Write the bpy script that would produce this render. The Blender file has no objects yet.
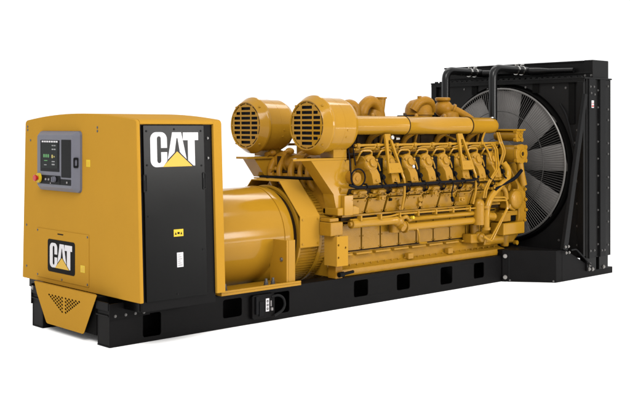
import bpy, bmesh, math, random
from mathutils import Vector, Matrix
random.seed(7)
SC = bpy.context.scene
COL = SC.collection
PI = math.pi

# ------------------------------------------------------------------ camera, world, lamps, exposure
cam_d = bpy.data.cameras.new("camera"); cam = bpy.data.objects.new("camera", cam_d); COL.objects.link(cam)
A = math.radians(47.0)
cam.matrix_world = Matrix.Translation((-5.773, -10.243, 2.35)) @ Matrix.Rotation(A - PI/2, 4, 'Z') @ Matrix.Rotation(PI/2, 4, 'X')
cam_d.sensor_width = 36.0
cam_d.lens = 1018.0/630.0*36.0
cam_d.shift_y = -81.5/630.0
cam_d.clip_start = 0.1; cam_d.clip_end = 3000.0
SC.camera = cam

W = bpy.data.worlds.new("World"); SC.world = W; W.use_nodes = True
wn = W.node_tree; wn.nodes.clear()
wo = wn.nodes.new('ShaderNodeOutputWorld'); wb = wn.nodes.new('ShaderNodeBackground')
wt = wn.nodes.new('ShaderNodeTexCoord'); ws = wn.nodes.new('ShaderNodeSeparateXYZ'); wr = wn.nodes.new('ShaderNodeValToRGB')
wn.links.new(wt.outputs['Generated'], ws.inputs[0]); wn.links.new(ws.outputs['Z'], wr.inputs[0])
wn.links.new(wr.outputs[0], wb.inputs['Color']); wn.links.new(wb.outputs[0], wo.inputs['Surface'])
wr.color_ramp.elements[0].position = 0.0; wr.color_ramp.elements[0].color = (0.80, 0.80, 0.80, 1)
wr.color_ramp.elements[1].position = 1.0; wr.color_ramp.elements[1].color = (1, 1, 1, 1)
wb.inputs['Strength'].default_value = 1.48

def area(name, loc, target, sx, sy, power, col=(1, 1, 1)):
    d = bpy.data.lights.new(name, 'AREA'); d.shape = 'RECTANGLE'; d.size = sx; d.size_y = sy; d.energy = power; d.color = col
    o = bpy.data.objects.new(name, d); COL.objects.link(o); o.location = loc
    o.rotation_euler = (Vector(target) - Vector(loc)).to_track_quat('-Z', 'Y').to_euler()
    return o
area("key_softbox", (-12.5, -14.0, 17.6), (3.0, -0.5, 1.0), 11.0, 11.0, 6300, (1.0, 0.985, 0.96))
area("overhead_strip", (8.2, 2.6, 8.9), (2.2, 0.0, 1.4), 6.0, 1.3, 230, (1.0, 0.97, 0.93))
area("overhead_softbox", (4.0, -5.0, 9.0), (3.5, -0.3, 1.0), 8.0, 1.4, 260, (1.0, 0.97, 0.93))
area("side_softbox", (7.4, -11.2, 3.35), (1.5, -1.2, 2.2), 4.6, 2.2, 880, (1.0, 0.98, 0.95))
area("floor_strip", (9.6, -9.6, 0.75), (2.2, -0.6, 0.95), 6.0, 0.26, 110, (1.0, 0.98, 0.95))

SC.view_settings.view_transform = 'Standard'; SC.view_settings.look = 'None'
SC.view_settings.exposure = 0.0; SC.view_settings.gamma = 1.0; SC.view_settings.use_curve_mapping = False
SC.cycles.use_denoising = True
SC.cycles.max_bounces = 8; SC.cycles.diffuse_bounces = 5; SC.cycles.glossy_bounces = 4

# ------------------------------------------------------------------ materials
def mat(name, col, rough=0.5, metal=0.0, spec=0.5, coat=0.0, var=0.0, vscale=6.0, bump=0.0, bscale=60.0, emit=None, rvar=0.0):
    m = bpy.data.materials.new(name); m.use_nodes = True
    n = m.node_tree; b = n.nodes['Principled BSDF']
    b.inputs['Base Color'].default_value = (*col, 1); b.inputs['Roughness'].default_value = rough
    b.inputs['Metallic'].default_value = metal; b.inputs['Specular IOR Level'].default_value = spec
    b.inputs['Coat Weight'].default_value = coat; b.inputs['Coat Roughness'].default_value = 0.12
    tc = n.nodes.new('ShaderNodeTexCoord')
    if var or rvar:
        nz = n.nodes.new('ShaderNodeTexNoise'); nz.inputs['Scale'].default_value = vscale; nz.inputs['Detail'].default_value = 5
        n.links.new(tc.outputs['Object'], nz.inputs['Vector'])
        if var:
            r = n.nodes.new('ShaderNodeValToRGB'); r.color_ramp.elements[0].position = .3; r.color_ramp.elements[1].position = .7
            r.color_ramp.elements[0].color = (*[c*(1-var) for c in col], 1); r.color_ramp.elements[1].color = (*[c*(1+var) for c in col], 1)
            n.links.new(nz.outputs['Fac'], r.inputs[0]); n.links.new(r.outputs[0], b.inputs['Base Color'])
        if rvar:
            mr = n.nodes.new('ShaderNodeMapRange'); mr.inputs['To Min'].default_value = max(0, rough-rvar); mr.inputs['To Max'].default_value = rough+rvar
            n.links.new(nz.outputs['Fac'], mr.inputs['Value']); n.links.new(mr.outputs[0], b.inputs['Roughness'])
    if bump:
        n2 = n.nodes.new('ShaderNodeTexNoise'); n2.inputs['Scale'].default_value = bscale; n2.inputs['Detail'].default_value = 3
        bp = n.nodes.new('ShaderNodeBump'); bp.inputs['Strength'].default_value = bump; bp.inputs['Distance'].default_value = 0.01
        n.links.new(tc.outputs['Object'], n2.inputs['Vector']); n.links.new(n2.outputs['Fac'], bp.inputs['Height']); n.links.new(bp.outputs[0], b.inputs['Normal'])
    if emit:
        b.inputs['Emission Color'].default_value = (*emit[0], 1); b.inputs['Emission Strength'].default_value = emit[1]
    return m
YEL = (0.232, 0.117, 0.0080)
M_FLOOR = mat('white_studio_floor', (0.92, 0.92, 0.92), .9, spec=.1, var=.01, vscale=.5)
M_Y = mat('yellow_paint', YEL, .13, spec=.16, coat=.0, var=.03, vscale=3, rvar=.03)
M_YP = mat('yellow_sheet_paint', (0.264, 0.137, 0.0150), .8, spec=.03, var=.02, vscale=2, rvar=.05)
M_YC = mat('yellow_casting_paint', (0.210, 0.104, 0.0072), .22, spec=.18, var=.07, vscale=9, bump=.25, bscale=70, rvar=.08)
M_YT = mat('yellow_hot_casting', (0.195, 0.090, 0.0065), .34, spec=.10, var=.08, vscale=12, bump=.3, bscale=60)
M_K = mat('black_satin_paint', (0.0026, 0.0024, 0.0025), .45, spec=.05, var=.12, vscale=4, rvar=.08)
M_KD = mat('black_door_paint', (0.0010, 0.0010, 0.0010), .24, spec=.070, var=.06, vscale=3, rvar=.04)
M_KR = mat('black_radiator_paint', (0.0024, 0.0023, 0.0023), .36, spec=.10, var=.15, vscale=5, rvar=.1)
M_KC = mat('black_cowl_paint', (0.0048, 0.0046, 0.0046), .42, spec=.10, var=.12, vscale=3, rvar=.08)
M_KG = mat('charcoal_frame_paint', (0.0040, 0.0040, 0.0042), .5, spec=.08, var=.1, vscale=5)
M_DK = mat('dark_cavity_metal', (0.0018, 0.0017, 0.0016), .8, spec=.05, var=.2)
M_MESH = mat('black_filter_mesh', (0.006, 0.006, 0.008), .7, spec=.1, var=.3, vscale=40)
M_RUB = mat('black_rubber_hose', (0.0025, 0.0025, 0.0026), .28, spec=.2, var=.1)
M_HAR = mat('blue_black_wiring', (0.002, 0.0022, 0.004), .45, spec=.05, var=.2, vscale=30)
M_AL = mat('grey_aluminium_blade', (0.125, 0.119, 0.115), .45, spec=.2, var=.08, vscale=5, rvar=.1)
M_WIRE = mat('grey_guard_wire', (0.042, 0.040, 0.038), .4, spec=.2, metal=.3, var=.05)
M_RING = mat('grey_guard_rim', (0.09, 0.086, 0.082), .4, metal=.4, var=.05)
M_ST = mat('zinc_bolt', (0.20, 0.19, 0.18), .35, metal=.8, var=.1, vscale=40)
M_STD = mat('dull_bolt', (0.075, 0.072, 0.07), .4, metal=.6, var=.1, vscale=40)
M_CHR = mat('polished_steel', (0.40, 0.39, 0.37), .15, metal=1.0, var=.05)
M_GR = mat('grey_plastic_case', (0.072, 0.072, 0.088), .45, spec=.3, var=.03, vscale=8)
M_GP = mat('black_panel_plastic', (0.003, 0.003, 0.0035), .35, spec=.06, var=.1)
M_SCR = mat('dark_screen_glass', (0.004, 0.005, 0.005), .2, spec=.06, emit=((.02, .025, .022), .2), var=.1)
M_GRN = mat('green_screen_readout', (0.01, .05, .01), .4, emit=((.05, .30, .06), .5), var=.1)
M_YLW = mat('yellow_screen_readout', (0.05, .05, .01), .4, emit=((.55, .42, .08), .6), var=.1)
M_GRY = mat('grey_screen_readout', (0.05, .05, .05), .4, emit=((.30, .30, .30), .5), var=.1)
M_WH = mat('white_decal', (0.37, 0.36, 0.37), .45, spec=.3, var=.02)
M_LY = mat('yellow_emblem_decal', (0.36, 0.215, 0.007), .45, spec=.3, var=.02)
M_SY = mat('yellow_warning_sticker', (0.38, 0.26, 0.010), .5, spec=.2, var=.03)
M_INK = mat('dark_ink', (0.003, 0.0027, 0.0025), .6, spec=.05, var=.1)
M_GI = mat('grey_ink', (0.16, 0.15, 0.15), .6, spec=.1, var=.1)
M_RED = mat('red_button', (0.28, 0.012, 0.008), .35, spec=.4, var=.05)
M_BR = mat('brown_steel_and_gap_shade', (0.016, 0.009, 0.0035), .65, spec=.05, var=.3, vscale=8)  # brown steel parts; on the added gap fillers it paints in shade

# ------------------------------------------------------------------ mesh helpers
def V(*a): return Vector(a)
class MB:
    def __init__(s): s.bm = bmesh.new()
    def faces(s, pts, polys):
        v = [s.bm.verts.new(p) for p in pts]
        for f in polys: s.bm.faces.new([v[i] for i in f])
        return v
    def box(s, x0, x1, y0, y1, z0, z1, rot=None):
        c = Vector(((x0+x1)/2, (y0+y1)/2, (z0+z1)/2))
        pts = []
        for x in (x0, x1):
            for y in (y0, y1):
                for z in (z0, z1):
                    p = Vector((x, y, z))
                    if rot: p = c + rot @ (p-c)
                    pts.append(p)
        s.faces(pts, [(0,1,3,2),(4,6,7,5),(0,4,5,1),(2,3,7,6),(0,2,6,4),(1,5,7,3)])
        return s
    def frame(s, d):
        d = d.normalized(); up = Vector((0,0,1)) if abs(d.z) < .9 else Vector((1,0,0))
        u = d.cross(up).normalized(); return u, u.cross(d).normalized()
    def rings(s, rings, cap=True, closed=False):
        vs = [[s.bm.verts.new(p) for p in r] for r in rings]
        n = len(vs[0]); m = len(vs)
        for i in range(m if closed else m-1):
            a, b = vs[i], vs[(i+1) % m]
            for k in range(n): s.bm.faces.new((a[k], a[(k+1)%n], b[(k+1)%n], b[k]))
        if cap and not closed:
            s.bm.faces.new(vs[0][::-1]); s.bm.faces.new(vs[-1])
        return s
    def cyl(s, p0, p1, r0, r1=None, n=32, cap=True):
        p0, p1 = Vector(p0), Vector(p1); r1 = r0 if r1 is None else r1
        u, w = s.frame(p1-p0)
        R = lambda p, r: [p+u*(r*math.cos(2*PI*k/n))+w*(r*math.sin(2*PI*k/n)) for k in range(n)]
        return s.rings([R(p0, r0), R(p1, r1)], cap)
    def lathe(s, prof, o, ax, n=48, cap=True, closed=False):
        o, ax = Vector(o), Vector(ax).normalized(); u, w = s.frame(ax)
        return s.rings([[o+ax*t+u*(r*math.cos(2*PI*k/n))+w*(r*math.sin(2*PI*k/n)) for k in range(n)] for t, r in prof], cap, closed)
    def tube(s, pts, r, n=14, fillet=None, seg=6, cap=True, closed=False):
        P = [Vector(p) for p in pts]
        if fillet:
            Q = [P[0]]
            for i in range(1, len(P)-1):
                a, b, c = P[i-1], P[i], P[i+1]
                d = min(fillet, (a-b).length*.48, (c-b).length*.48)
                s0 = b+(a-b).normalized()*d; s1 = b+(c-b).normalized()*d
                for k in range(seg+1):
                    t = k/seg; Q.append(s0*(1-t)**2+b*2*t*(1-t)+s1*t*t)
            Q.append(P[-1]); P = Q
        rs = r if isinstance(r, (list, tuple)) else [r]*len(P)
        if len(rs) != len(P): rs = [rs[0]+(rs[-1]-rs[0])*i/(len(P)-1) for i in range(len(P))]
        m = len(P); T = []
        for i in range(m):
            if closed: t = P[(i+1)%m]-P[i-1]
            else: t = P[min(i+1, m-1)]-P[max(i-1, 0)]
            T.append(t.normalized())
        u, w = s.frame(T[0]); R = []
        for i in range(m):
            u = (u-T[i]*u.dot(T[i])).normalized(); w = T[i].cross(u)
            R.append([P[i]+u*(rs[i]*math.cos(2*PI*k/n))+w*(rs[i]*math.sin(2*PI*k/n)) for k in range(n)])
        return s.rings(R, cap, closed)
    def sphere(s, c, r, sc=(1,1,1), n=24):
        m = Matrix.Translation(c) @ Matrix.Diagonal((r*sc[0], r*sc[1], r*sc[2], 1))
        bmesh.ops.create_uvsphere(s.bm, u_segments=n, v_segments=n//2, radius=1, matrix=m); return s
    def sheet(s, outer, holes, o, ua, ub, depth):
        """a flat plate: outline and holes in (a, b), thickened by depth along ua x ub"""
        o, ua, ub = Vector(o), Vector(ua).normalized(), Vector(ub).normalized(); nn = ua.cross(ub)
        b2 = bmesh.new(); es = []
        for loop in [outer]+list(holes):
            vs = [b2.verts.new((p[0], p[1], 0)) for p in loop]
            for i in range(len(vs)): es.append(b2.edges.new((vs[i], vs[(i+1)%len(vs)])))
        if holes: bmesh.ops.triangle_fill(b2, use_beauty=True, edges=es, normal=(0,0,1))
        else: b2.faces.new(b2.verts[:])
        fs = b2.faces[:]
        r = bmesh.ops.extrude_face_region(b2, geom=fs)
        for v in r['geom']:
            if isinstance(v, bmesh.types.BMVert): v.co.z = depth
        bmesh.ops.recalc_face_normals(b2, faces=b2.faces[:])
        mp = {}
        for v in b2.verts: mp[v] = s.bm.verts.new(o+ua*v.co.x+ub*v.co.y+nn*v.co.z)
        for f in b2.faces: s.bm.faces.new([mp[v] for v in f.verts])
        b2.free(); return s
    def prism(s, poly, axis, a0, a1):
        """poly in the two other axes (x: (y,z), y: (x,z), z: (x,y)) extruded along axis"""
        f = {'x': lambda a,p: (a,p[0],p[1]), 'y': lambda a,p: (p[0],a,p[1]), 'z': lambda a,p: (p[0],p[1],a)}[axis]
        return s.rings([[Vector(f(a0,p)) for p in poly], [Vector(f(a1,p)) for p in poly]])
    def build(s, name, m, parent=None, bevel=0, smooth=True, loc=None, seg=2, ang=35):
        bmesh.ops.recalc_face_normals(s.bm, faces=s.bm.faces[:])
        me = bpy.data.meshes.new(name); s.bm.to_mesh(me); s.bm.free()
        me.materials.append(m)
        if smooth:
            me.polygons.foreach_set('use_smooth', [True]*len(me.polygons)); me.set_sharp_from_angle(angle=math.radians(ang))
        o = bpy.data.objects.new(name, me); COL.objects.link(o)
        if parent: o.parent = parent
        if loc: o.location = loc
        if bevel:
            b = o.modifiers.new('bevel', 'BEVEL'); b.width = bevel; b.segments = seg; b.limit_method = 'ANGLE'; b.angle_limit = math.radians(40)
            b.harden_normals = True
        return o
def rr(x0, x1, y0, y1, r, n=5):
    """rounded rectangle outline"""
    out = []
    for cx, cy, a in ((x1-r, y1-r, 0), (x0+r, y1-r, 90), (x0+r, y0+r, 180), (x1-r, y0+r, 270)):
        for k in range(n+1):
            t = math.radians(a+90*k/n); out.append((cx+r*math.cos(t), cy+r*math.sin(t)))
    return out
def circ(cx, cy, r, n=24): return [(cx+r*math.cos(2*PI*k/n), cy+r*math.sin(2*PI*k/n)) for k in range(n)]
def copy_tree(o, parent=None, loc=None):
    c = o.copy(); COL.objects.link(c); c.parent = parent
    if loc is not None: c.location = loc
    for ch in [x for x in o.children]: copy_tree(ch, c)
    return c
BOLT = {}
def bolt(parent, p, d, r=.014, h=.014, m=None, name='bolt'):
    m = m or M_ST; k = (tuple(round(x, 3) for x in d), r, h, m.name)
    if k not in BOLT:
        b = MB(); D = Vector(d).normalized()
        b.cyl((0,0,0), D*h*.35, r*1.35, n=12); b.cyl(D*h*.3, D*h, r, r*.92, n=6)
        o = b.build(name, m, parent, loc=p); BOLT[k] = o.data
    else:
        o = bpy.data.objects.new(name, BOLT[k]); COL.objects.link(o); o.parent = parent; o.location = p
    return o

# ------------------------------------------------------------------ setting
fl = MB(); fl.faces([(-600,-600,0),(600,-600,0),(600,600,0),(-600,600,0)], [(0,1,2,3)])
floor = fl.build('floor', M_FLOOR); floor['kind'] = 'structure'
floor['label'] = 'plain white studio floor under the generator set'; floor['category'] = 'floor'

# ------------------------------------------------------------------ the thing
G = bpy.data.objects.new('generator_set', None); COL.objects.link(G); G.empty_display_size = .3
G['label'] = 'long yellow and black diesel generator set with twin air filter drums and radiator fan'
G['category'] = 'generator'

# ---- skid rails
HOLES = [(.42,.655,.055,.31),(1.52,1.80,.12,.335),(2.28,2.55,.075,.335),(3.68,3.945,.12,.335),(4.51,4.775,.12,.335),(5.43,5.69,.10,.345),(6.19,6.43,.11,.335)]
def rail(sg):
    m = MB(); y0 = sg*.855; t = .016
    nout = [rr(a,b,c,d,.03) for a,b,c,d in HOLES]
    if sg < 0: m.sheet([(0,0),(6.95,0),(6.95,.394),(0,.394)], nout, (0,y0+t,0), (1,0,0), (0,0,1), t)
    else: m.sheet([(0,0),(6.95,0),(6.95,.394),(0,.394)], nout, (0,y0,0), (1,0,0), (0,0,1), t)
    a, b = sorted((sg*(.855-t), sg*.605))
    m.box(0, 6.95, a, b, 0, .016); m.box(0, 6.95, a, b, .378, .394)
    a, b = sorted((sg*.621, sg*.605))
    m.box(0.004, 6.95, a, b, .016, .378)
    a, b = sorted((sg*(.855-t), sg*.621))
    m.box(.004, .02, a, b, .016, .378)
    return m.build('skid_rail', M_K, G, bevel=.004)
R1 = rail(-1); R2 = rail(1)
for sg, R in ((-1, R1), (1, R2)):
    p = MB(); a, b = sorted((sg*.8555, sg*.872)); p.box(-.012, .50, a, b, .30, .47) if sg < 0 else p.box(-.012, .50, a, b, .26, .50)
    mp = p.build('mounting_plate', M_K, R, bevel=.004)
    p = MB(); a, b = sorted((sg*.60, sg*.85)); p.box(-.016, .0, a, b, .395, .48); p.box(-.016, -.002, a, b, .33, .345)
    p.build('end_bracket', M_K, R, bevel=.003)
for x in (.06, .19, .31, .42): bolt(R1, (x, -.872, .335), (0,-1,0), .012, .01, M_STD)
bolt(R2, (-.013, .82, .455), (-1,0,0), .018, .012)
for x in (.22, 1.5, 2.6, 4.4, 6.2):
    m = MB(); m.box(x, x+.16, -.604, .604, .10, .385); m.build('crossmember', M_K, G, bevel=.004)

# ---- power-switch style box and looped lead on the near rail
m = MB(); m.sheet(rr(1.92, 2.27, .06, .345, .03), [], (0,-.8555,0), (1,0,0), (0,0,1), .05)
bx = m.build('connection_box', M_K, G, bevel=.006)
m = MB(); m.sheet([(2.02,.235),(2.09,.23),(2.09,.06),(2.02,.06)], [], (0,-.9060,.03), (1,0,0), (0,0,1), .012); m.box(1.96,2.0,-.93,-.9057,.12,.33); m.build('hinged_flap', M_GP, bx, bevel=.003)
m = MB(); m.box(2.125, 2.175, -.912, -.9058, .135, .29); lb = m.build('white_label', M_WH, bx)
m = MB()
for k in range(3):
    z = .155+.045*k; m.sheet(circ(2.15, z+.012, .015, 12), [circ(2.15, z+.012, .007, 10)], (0,-.9121,0), (1,0,0), (0,0,1), .0015)
m.build('digits', M_INK, lb)
m = MB(); m.box(2.20, 2.225, -.93, -.9057, .14, .175); m.box(2.195, 2.21, -.92, -.9057, .19, .26); m.build('switch_tab', M_GI, bx, bevel=.003)
m = MB(); m.tube([(2.225,-.90,.30),(2.29,-.95,.325),(2.365,-.96,.28),(2.385,-.96,.19),(2.35,-.955,.13),(2.24,-.93,.075)], .016, 12, fillet=.07); m.build('looped_lead', M_KG, bx)

# ------------------------------------------------------------------ control cabinet
Z0 = .508
def hw(z): return 1.300 - .075*(z-Z0)/1.9
def zarch(y, d=0): return 2.425+.078*(1-(y/1.23)**2)-d
def outline(ins=0.0, bottom=Z0, n=18, rc=.055):
    """cabinet cross-section in (y, z)"""
    zt = 2.425-ins
    pts = [(-hw(bottom)+ins, bottom), (hw(bottom)-ins, bottom)]
    yt = hw(2.4)-ins
    for k in range(5):
        t = k/4*PI/2; pts.append((yt-rc+rc*math.cos(t), zt-rc*.75+rc*.75*math.sin(t)+.008*(k/4)))
    for k in range(1, n):
        y = (yt-rc)*(1-2*k/n); pts.append((y, zarch(y, ins)))
    for k in range(5):
        t = PI/2+k/4*PI/2; pts.append((-yt+rc+rc*math.cos(t), zt-rc*.75+rc*.75*math.sin(t)+.008*(1-k/4)))
    return pts
m = MB(); m.prism(outline(), 'x', .12, .165)
EP = m.build('end_panel', M_YP, G, bevel=.010, seg=3)
# cabinet shell: roof, rear flange, bulkhead, far side
m = MB(); m.prism([(y, z) for y, z in outline()][2:] + [(-hw(2.4)+.03, 2.375)]+[(y*.97, zarch(y*.97, .045)) for y in [-1.15+2.3*k/14 for k in range(15)]]+[(hw(2.4)-.03, 2.375)], 'x', .165, 1.125)
CAB = m.build('cabinet_roof', M_YP, G)
m = MB(); m.sheet(outline(), [outline(.07)], (0,0,0), (0,1,0), (0,0,1), .115)
o = m.build('cabinet_flange', M_YP, G, bevel=.008, loc=(1.125, 0, 0))
m = MB(); m.prism(outline(.06, Z0+.0), 'x', 1.15, 1.20); m.build('rear_bulkhead', M_YP, G)
m = MB()
pl = [(-hw(Z0)+.085, Z0-.105), (-hw(2.4)+.075, 2.40), (hw(2.4)-.075, 2.40), (hw(Z0)-.085, Z0-.105)]
m.prism(pl, 'x', .166, 1.124); m.build('cabinet_body', M_KD, G)
for x, ww in ((.20, .07), (1.0, .07)): pass
# side door on the slanted near side
up = Vector((0, .075/1.9, 1)).normalized()
def side(o_out): return Vector((0, -hw(Z0)+.03-o_out, Z0))
# recessed frame
m = MB(); m.sheet([(.167,-.10),(1.123,-.10),(1.123,1.87),(.167,1.87)], [], side(-.045), (1,0,0), up, .043); m.build('door_frame', M_K, G)
m = MB(); m.sheet(rr(.205, 1.0, .0, 1.862, .012, 3), [], side(.0), (1,0,0), up, .022)
DOOR = m.build('side_door', M_KD, G, bevel=.005)
DO = side(.0225)
def on_door(name, polys, mt, parent=DOOR, d=.002, o=DO):
    m = MB()
    for q in polys: m.sheet(q, [], o, (1,0,0), up, d)
    return m.build(name, mt, parent)
# lettering: height coordinates relative to Z0
def arcp(cx, cy, r, a0, a1, n=6): return [(cx+r*math.cos(math.radians(a0+(a1-a0)*k/n)), cy+r*math.sin(math.radians(a0+(a1-a0)*k/n))) for k in range(n+1)]
L_C = ([(.503,2.128),(.425,2.128)]+[(.425,2.228)]+arcp(.40,2.228,.026,0,180)+arcp(.40,1.992,.026,180,360)+[(.425,2.083),(.503,2.083),(.503,1.990),(.448,1.9265)]
       + arcp(.365,1.999,.075,270,180)+arcp(.365,2.222,.075,180,90)+arcp(.428,2.222,.075,90,0))
L_A = [(.509,2.002),(.572,2.295),(.690,2.295),(.756,2.004),(.694,2.055),(.668,2.082),(.641,2.232),(.627,2.232),(.600,2.080),(.574,2.056)]
L_T = [(.712,2.293),(.917,2.293),(.917,2.208),(.868,2.208),(.868,1.930),(.846,1.930),(.776,1.988),(.776,2.208),(.712,2.208)]
L_TRI = [(.442,1.925),(.832,1.925),(.633,2.088)]
def tr(poly, f): return [f(*p) for p in poly]
dm = lambda a, z: (a, z-Z0)
on_door('lettering', [tr(L_C, dm), tr(L_A, dm), tr(L_T, dm)], M_WH)
on_door('triangle_emblem', [tr(L_TRI, dm)], M_LY)
ys = on_door('warning_sticker', [[(.565,.665),(.690,.665),(.690,.742),(.565,.742)]], M_SY)
on_door('sticker_print', [[(.578,.685),(.602,.685),(.590,.715)],[(.612,.69),(.64,.69),(.64,.712),(.612,.712)],[(.65,.685),(.674,.685),(.662,.715)]], M_INK, ys, .001, side(.0246))
ws_ = on_door('instruction_label', [[(.600,.335),(.682,.335),(.682,.492),(.600,.492)]], M_WH)
on_door('label_print', [[(.612,.352+.022*k),(.670-.012*(k%3),.352+.022*k),(.670-.012*(k%3),.360+.022*k),(.612,.360+.022*k)] for k in range(6)], M_GI, ws_, .001, side(.0246))
for x, z in ((.215, 1.25), (.985, 1.25)):
    m = MB(); m.sheet(rr(x-.022, x+.022, z-.095, z+.095, .012), [rr(x-.012, x+.012, z-.08, z+.08, .006)], DO, (1,0,0), up, .008)
    m.sheet(rr(x-.009, x+.009, z-.07, z+.03, .004), [], DO, (1,0,0), up, .006); m.build('door_latch', M_KG, DOOR, bevel=.002)
for x, z in ((.245,1.80),(.955,1.80),(.245,1.44),(.955,1.42),(.60,.05),(.60,1.82),(.25,.9),(.95,.5)):
    bolt(DOOR, side(.0225)+Vector((x,0,0))+up*z, (0,-1,0.04), .009, .006, M_KG, 'screw')
for z in (1.72, 1.5): bolt(G.children[0] if False else DOOR, side(.004)+Vector((1.06,0,0))+up*z, (0,-1,.04), .010, .012, M_STD, 'screw')

# items on the end panel (facing -X); right in the picture is -Y
EX = .12
def on_end(name, polys, mt, parent=EP, d=.002, x=EX-.0004):
    m = MB()
    for q in polys: m.sheet(q, [], (x, 0, 0), (0,-1,0), (0,0,1), d)
    return m.build(name, mt, parent)
def sq(y0, y1, z0, z1, r=None, n=4):   # y0 > y1; outline in (-y, z)
    return rr(-y0, -y1, z0, z1, r, n) if r else [(-y0,z0),(-y1,z0),(-y1,z1),(-y0,z1)]
cover = on_end('access_cover', [sq(.928, -.278, .565, 1.145, .012)], M_YP, EP, .006)
cx = EX-.0065
for y, z in ((.90,1.12),(-.25,1.12),(.90,.59),(.32,.585),(-.25,.59)): bolt(cover, (cx, y, z), (-1,0,0), .010, .006, M_STD, 'screw')
lg = on_end('emblem_plate', [sq(.650, .022, .655, 1.035, .035, 5)], M_INK, cover, .003, cx)
def lm(a, z):  # door letters -> emblem plate
    t = (a-.29)/(.917-.29); h = (z-1.925)/(2.295-1.925)
    return (-(.597-t*.515), .708+h*.285)
m = MB()
for q in (L_C, L_A, L_T): m.sheet(tr(q, lm), [], (cx-.0031,0,0), (0,-1,0), (0,0,1), .0015)
m.build('emblem_lettering', M_WH, cover)
m = MB(); m.sheet(tr(L_TRI, lm), [], (cx-.0031,0,0), (0,-1,0), (0,0,1), .0015); m.build('emblem_triangle', M_LY, cover)
on_end('name_plate', [sq(.42, .29, 1.098, 1.112)], M_INK, cover, .002, cx)
st = on_end('warning_sticker', [sq(-.10,-.195,.715,.795)], M_SY, cover, .0015, cx)
on_end('sticker_print', [[(.112,.73),(.138,.73),(.125,.765)],[(.15,.73),(.182,.73),(.182,.78),(.15,.78)]], M_LY, st, .001, cx-.0016)
st = on_end('caution_sticker', [sq(-.215,-.30,1.905,1.985)], M_SY, EP, .0015)
on_end('caution_print', [rr(.235,.28,1.925,1.965,.008)], M_LY, st, .001, EX-.002)
for y, z in ((1.163,2.355),(1.163,2.315),(-.45,2.345),(-.45,2.305),(1.09,2.19),(1.19,1.16),(1.19,.66)):
    bolt(EP, (EX, y, z), (-1,0,0), .011, .006, M_STD, 'screw')
# seam line fold under the cover
# skirt with perforations
hol = []
for sd in (-1, 1):
    for i in range(9):
        for j in range(10):
            if (i+j) % 2 or j > 8.2-i*.80: continue
            a, z = -.052+sd*(.040+i*.037), .425-j*.0198
            hol.append([(a+.0245*math.cos(PI/2*k), z+.0155*math.sin(PI/2*k)) for k in range(4)])
SKX = -.03
sk = [(-.762,.545),(.668,.545),(.652,.541),(.405,.135),(.385,.108),(.318,.085),(-.398,.092),(-.440,.100),(-.468,.125),(-.66,.40),(-.745,.535)]
sk = [(-.745,.541),(.652,.541),(.392,.110),(.378,.094),(.355,.085),(-.425,.090),(-.452,.098),(-.468,.118),(-.672,.40)]
m = MB(); m.sheet(sk, hol, (SKX,0,0), (0,-1,0), (0,0,1), .004)
m.rings([[V(SKX+.001,y,.539), V(.118,y,.505), V(.118,y,.499), V(SKX+.001,y,.533)] for y in (0,)]) if False else m.faces([V(SKX+.001,-.648,.539),V(SKX+.001,.742,.539),V(.118,1.0,.505),V(.118,-.38,.505),V(SKX+.001,-.648,.533),V(SKX+.001,.742,.533),V(.118,1.0,.499),V(.118,-.38,.499)],[(0,1,2,3),(4,5,6,7),(0,1,5,4),(1,2,6,5),(2,3,7,6),(3,0,4,7)])
SK = m.build('perforated_skirt', M_YP, G)
m = MB(); m.box(.02, .20, -.56, .56, .09, .50); m.build('air_duct', M_DK, SK)

# control panel
def loft(m, loops):
    m.rings(loops)
m = MB()
def cl(y0, y1, z0, z1, r, x): return [Vector((x, -a, b)) for a, b in rr(-y0, -y1, z0, z1, r, 5)]
m.rings([cl(.83,-.124,1.605,2.305,.05,EX-.0005), cl(.825,-.12,1.61,2.30,.05,.095), cl(.762,-.055,1.655,2.262,.035,.036), cl(.755,-.048,1.662,2.255,.03,.033)])
CP = m.build('control_panel', M_GR, G, ang=20)
fx = .0325
def on_cp(name, polys, mt, d=.003, x=fx, parent=CP):
    m = MB()
    for q in polys: m.sheet(q, [], (x,0,0), (0,-1,0), (0,0,1), d)
    return m.build(name, mt, parent)
on_cp('screen_surround', [sq(.675,.232,1.835,2.198,.006)], M_GP)
scr = on_cp('display_screen', [sq(.645,.262,1.872,2.168)], M_SCR, .002, fx-.0032)
x2 = fx-.0055
on_cp('header_label', [[(-.64+.055*k,2.172),(-.598+.055*k,2.172),(-.598+.055*k,2.19),(-.64+.055*k,2.19)] for k in range(7)], M_WH, .001, fx-.0032)
on_cp('green_readout', [rr(-.60+.05*k,-.562+.05*k,1.995,2.035,.01,2) for k in range(3)]+[rr(-.58,-.50,1.955,1.965,.003,2)], M_GRN, .001, x2)
on_cp('yellow_readout', [rr(-.405,-.37,1.99,2.03,.01,2), rr(-.355,-.33,2.0,2.015,.005,2)], M_YLW, .001, x2)
on_cp('grey_readout', [rr(-.40,-.36,2.085,2.10,.004,2),rr(-.35,-.31,2.085,2.10,.004,2),rr(-.40,-.36,2.13,2.142,.004,2),rr(-.35,-.31,2.13,2.142,.004,2),rr(-.58,-.52,1.905,1.915,.003,2),rr(-.40,-.33,1.91,1.925,.004,2),rr(-.40,-.33,1.945,1.957,.004,2)], M_GRY, .001, x2)
on_cp('side_screen', [sq(.185,-.03,1.775,2.205,.006)], M_GP)
on_cp('lower_console', [sq(.70,.205,1.688,1.79,.008), sq(.215,-.03,1.688,1.755,.006)], M_GP, .0028)
m = MB(); m.cyl((fx,.70,1.752),(fx-.025,.70,1.752),.058,.055,n=24); es = m.build('emergency_stop', M_SY, CP)
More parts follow.
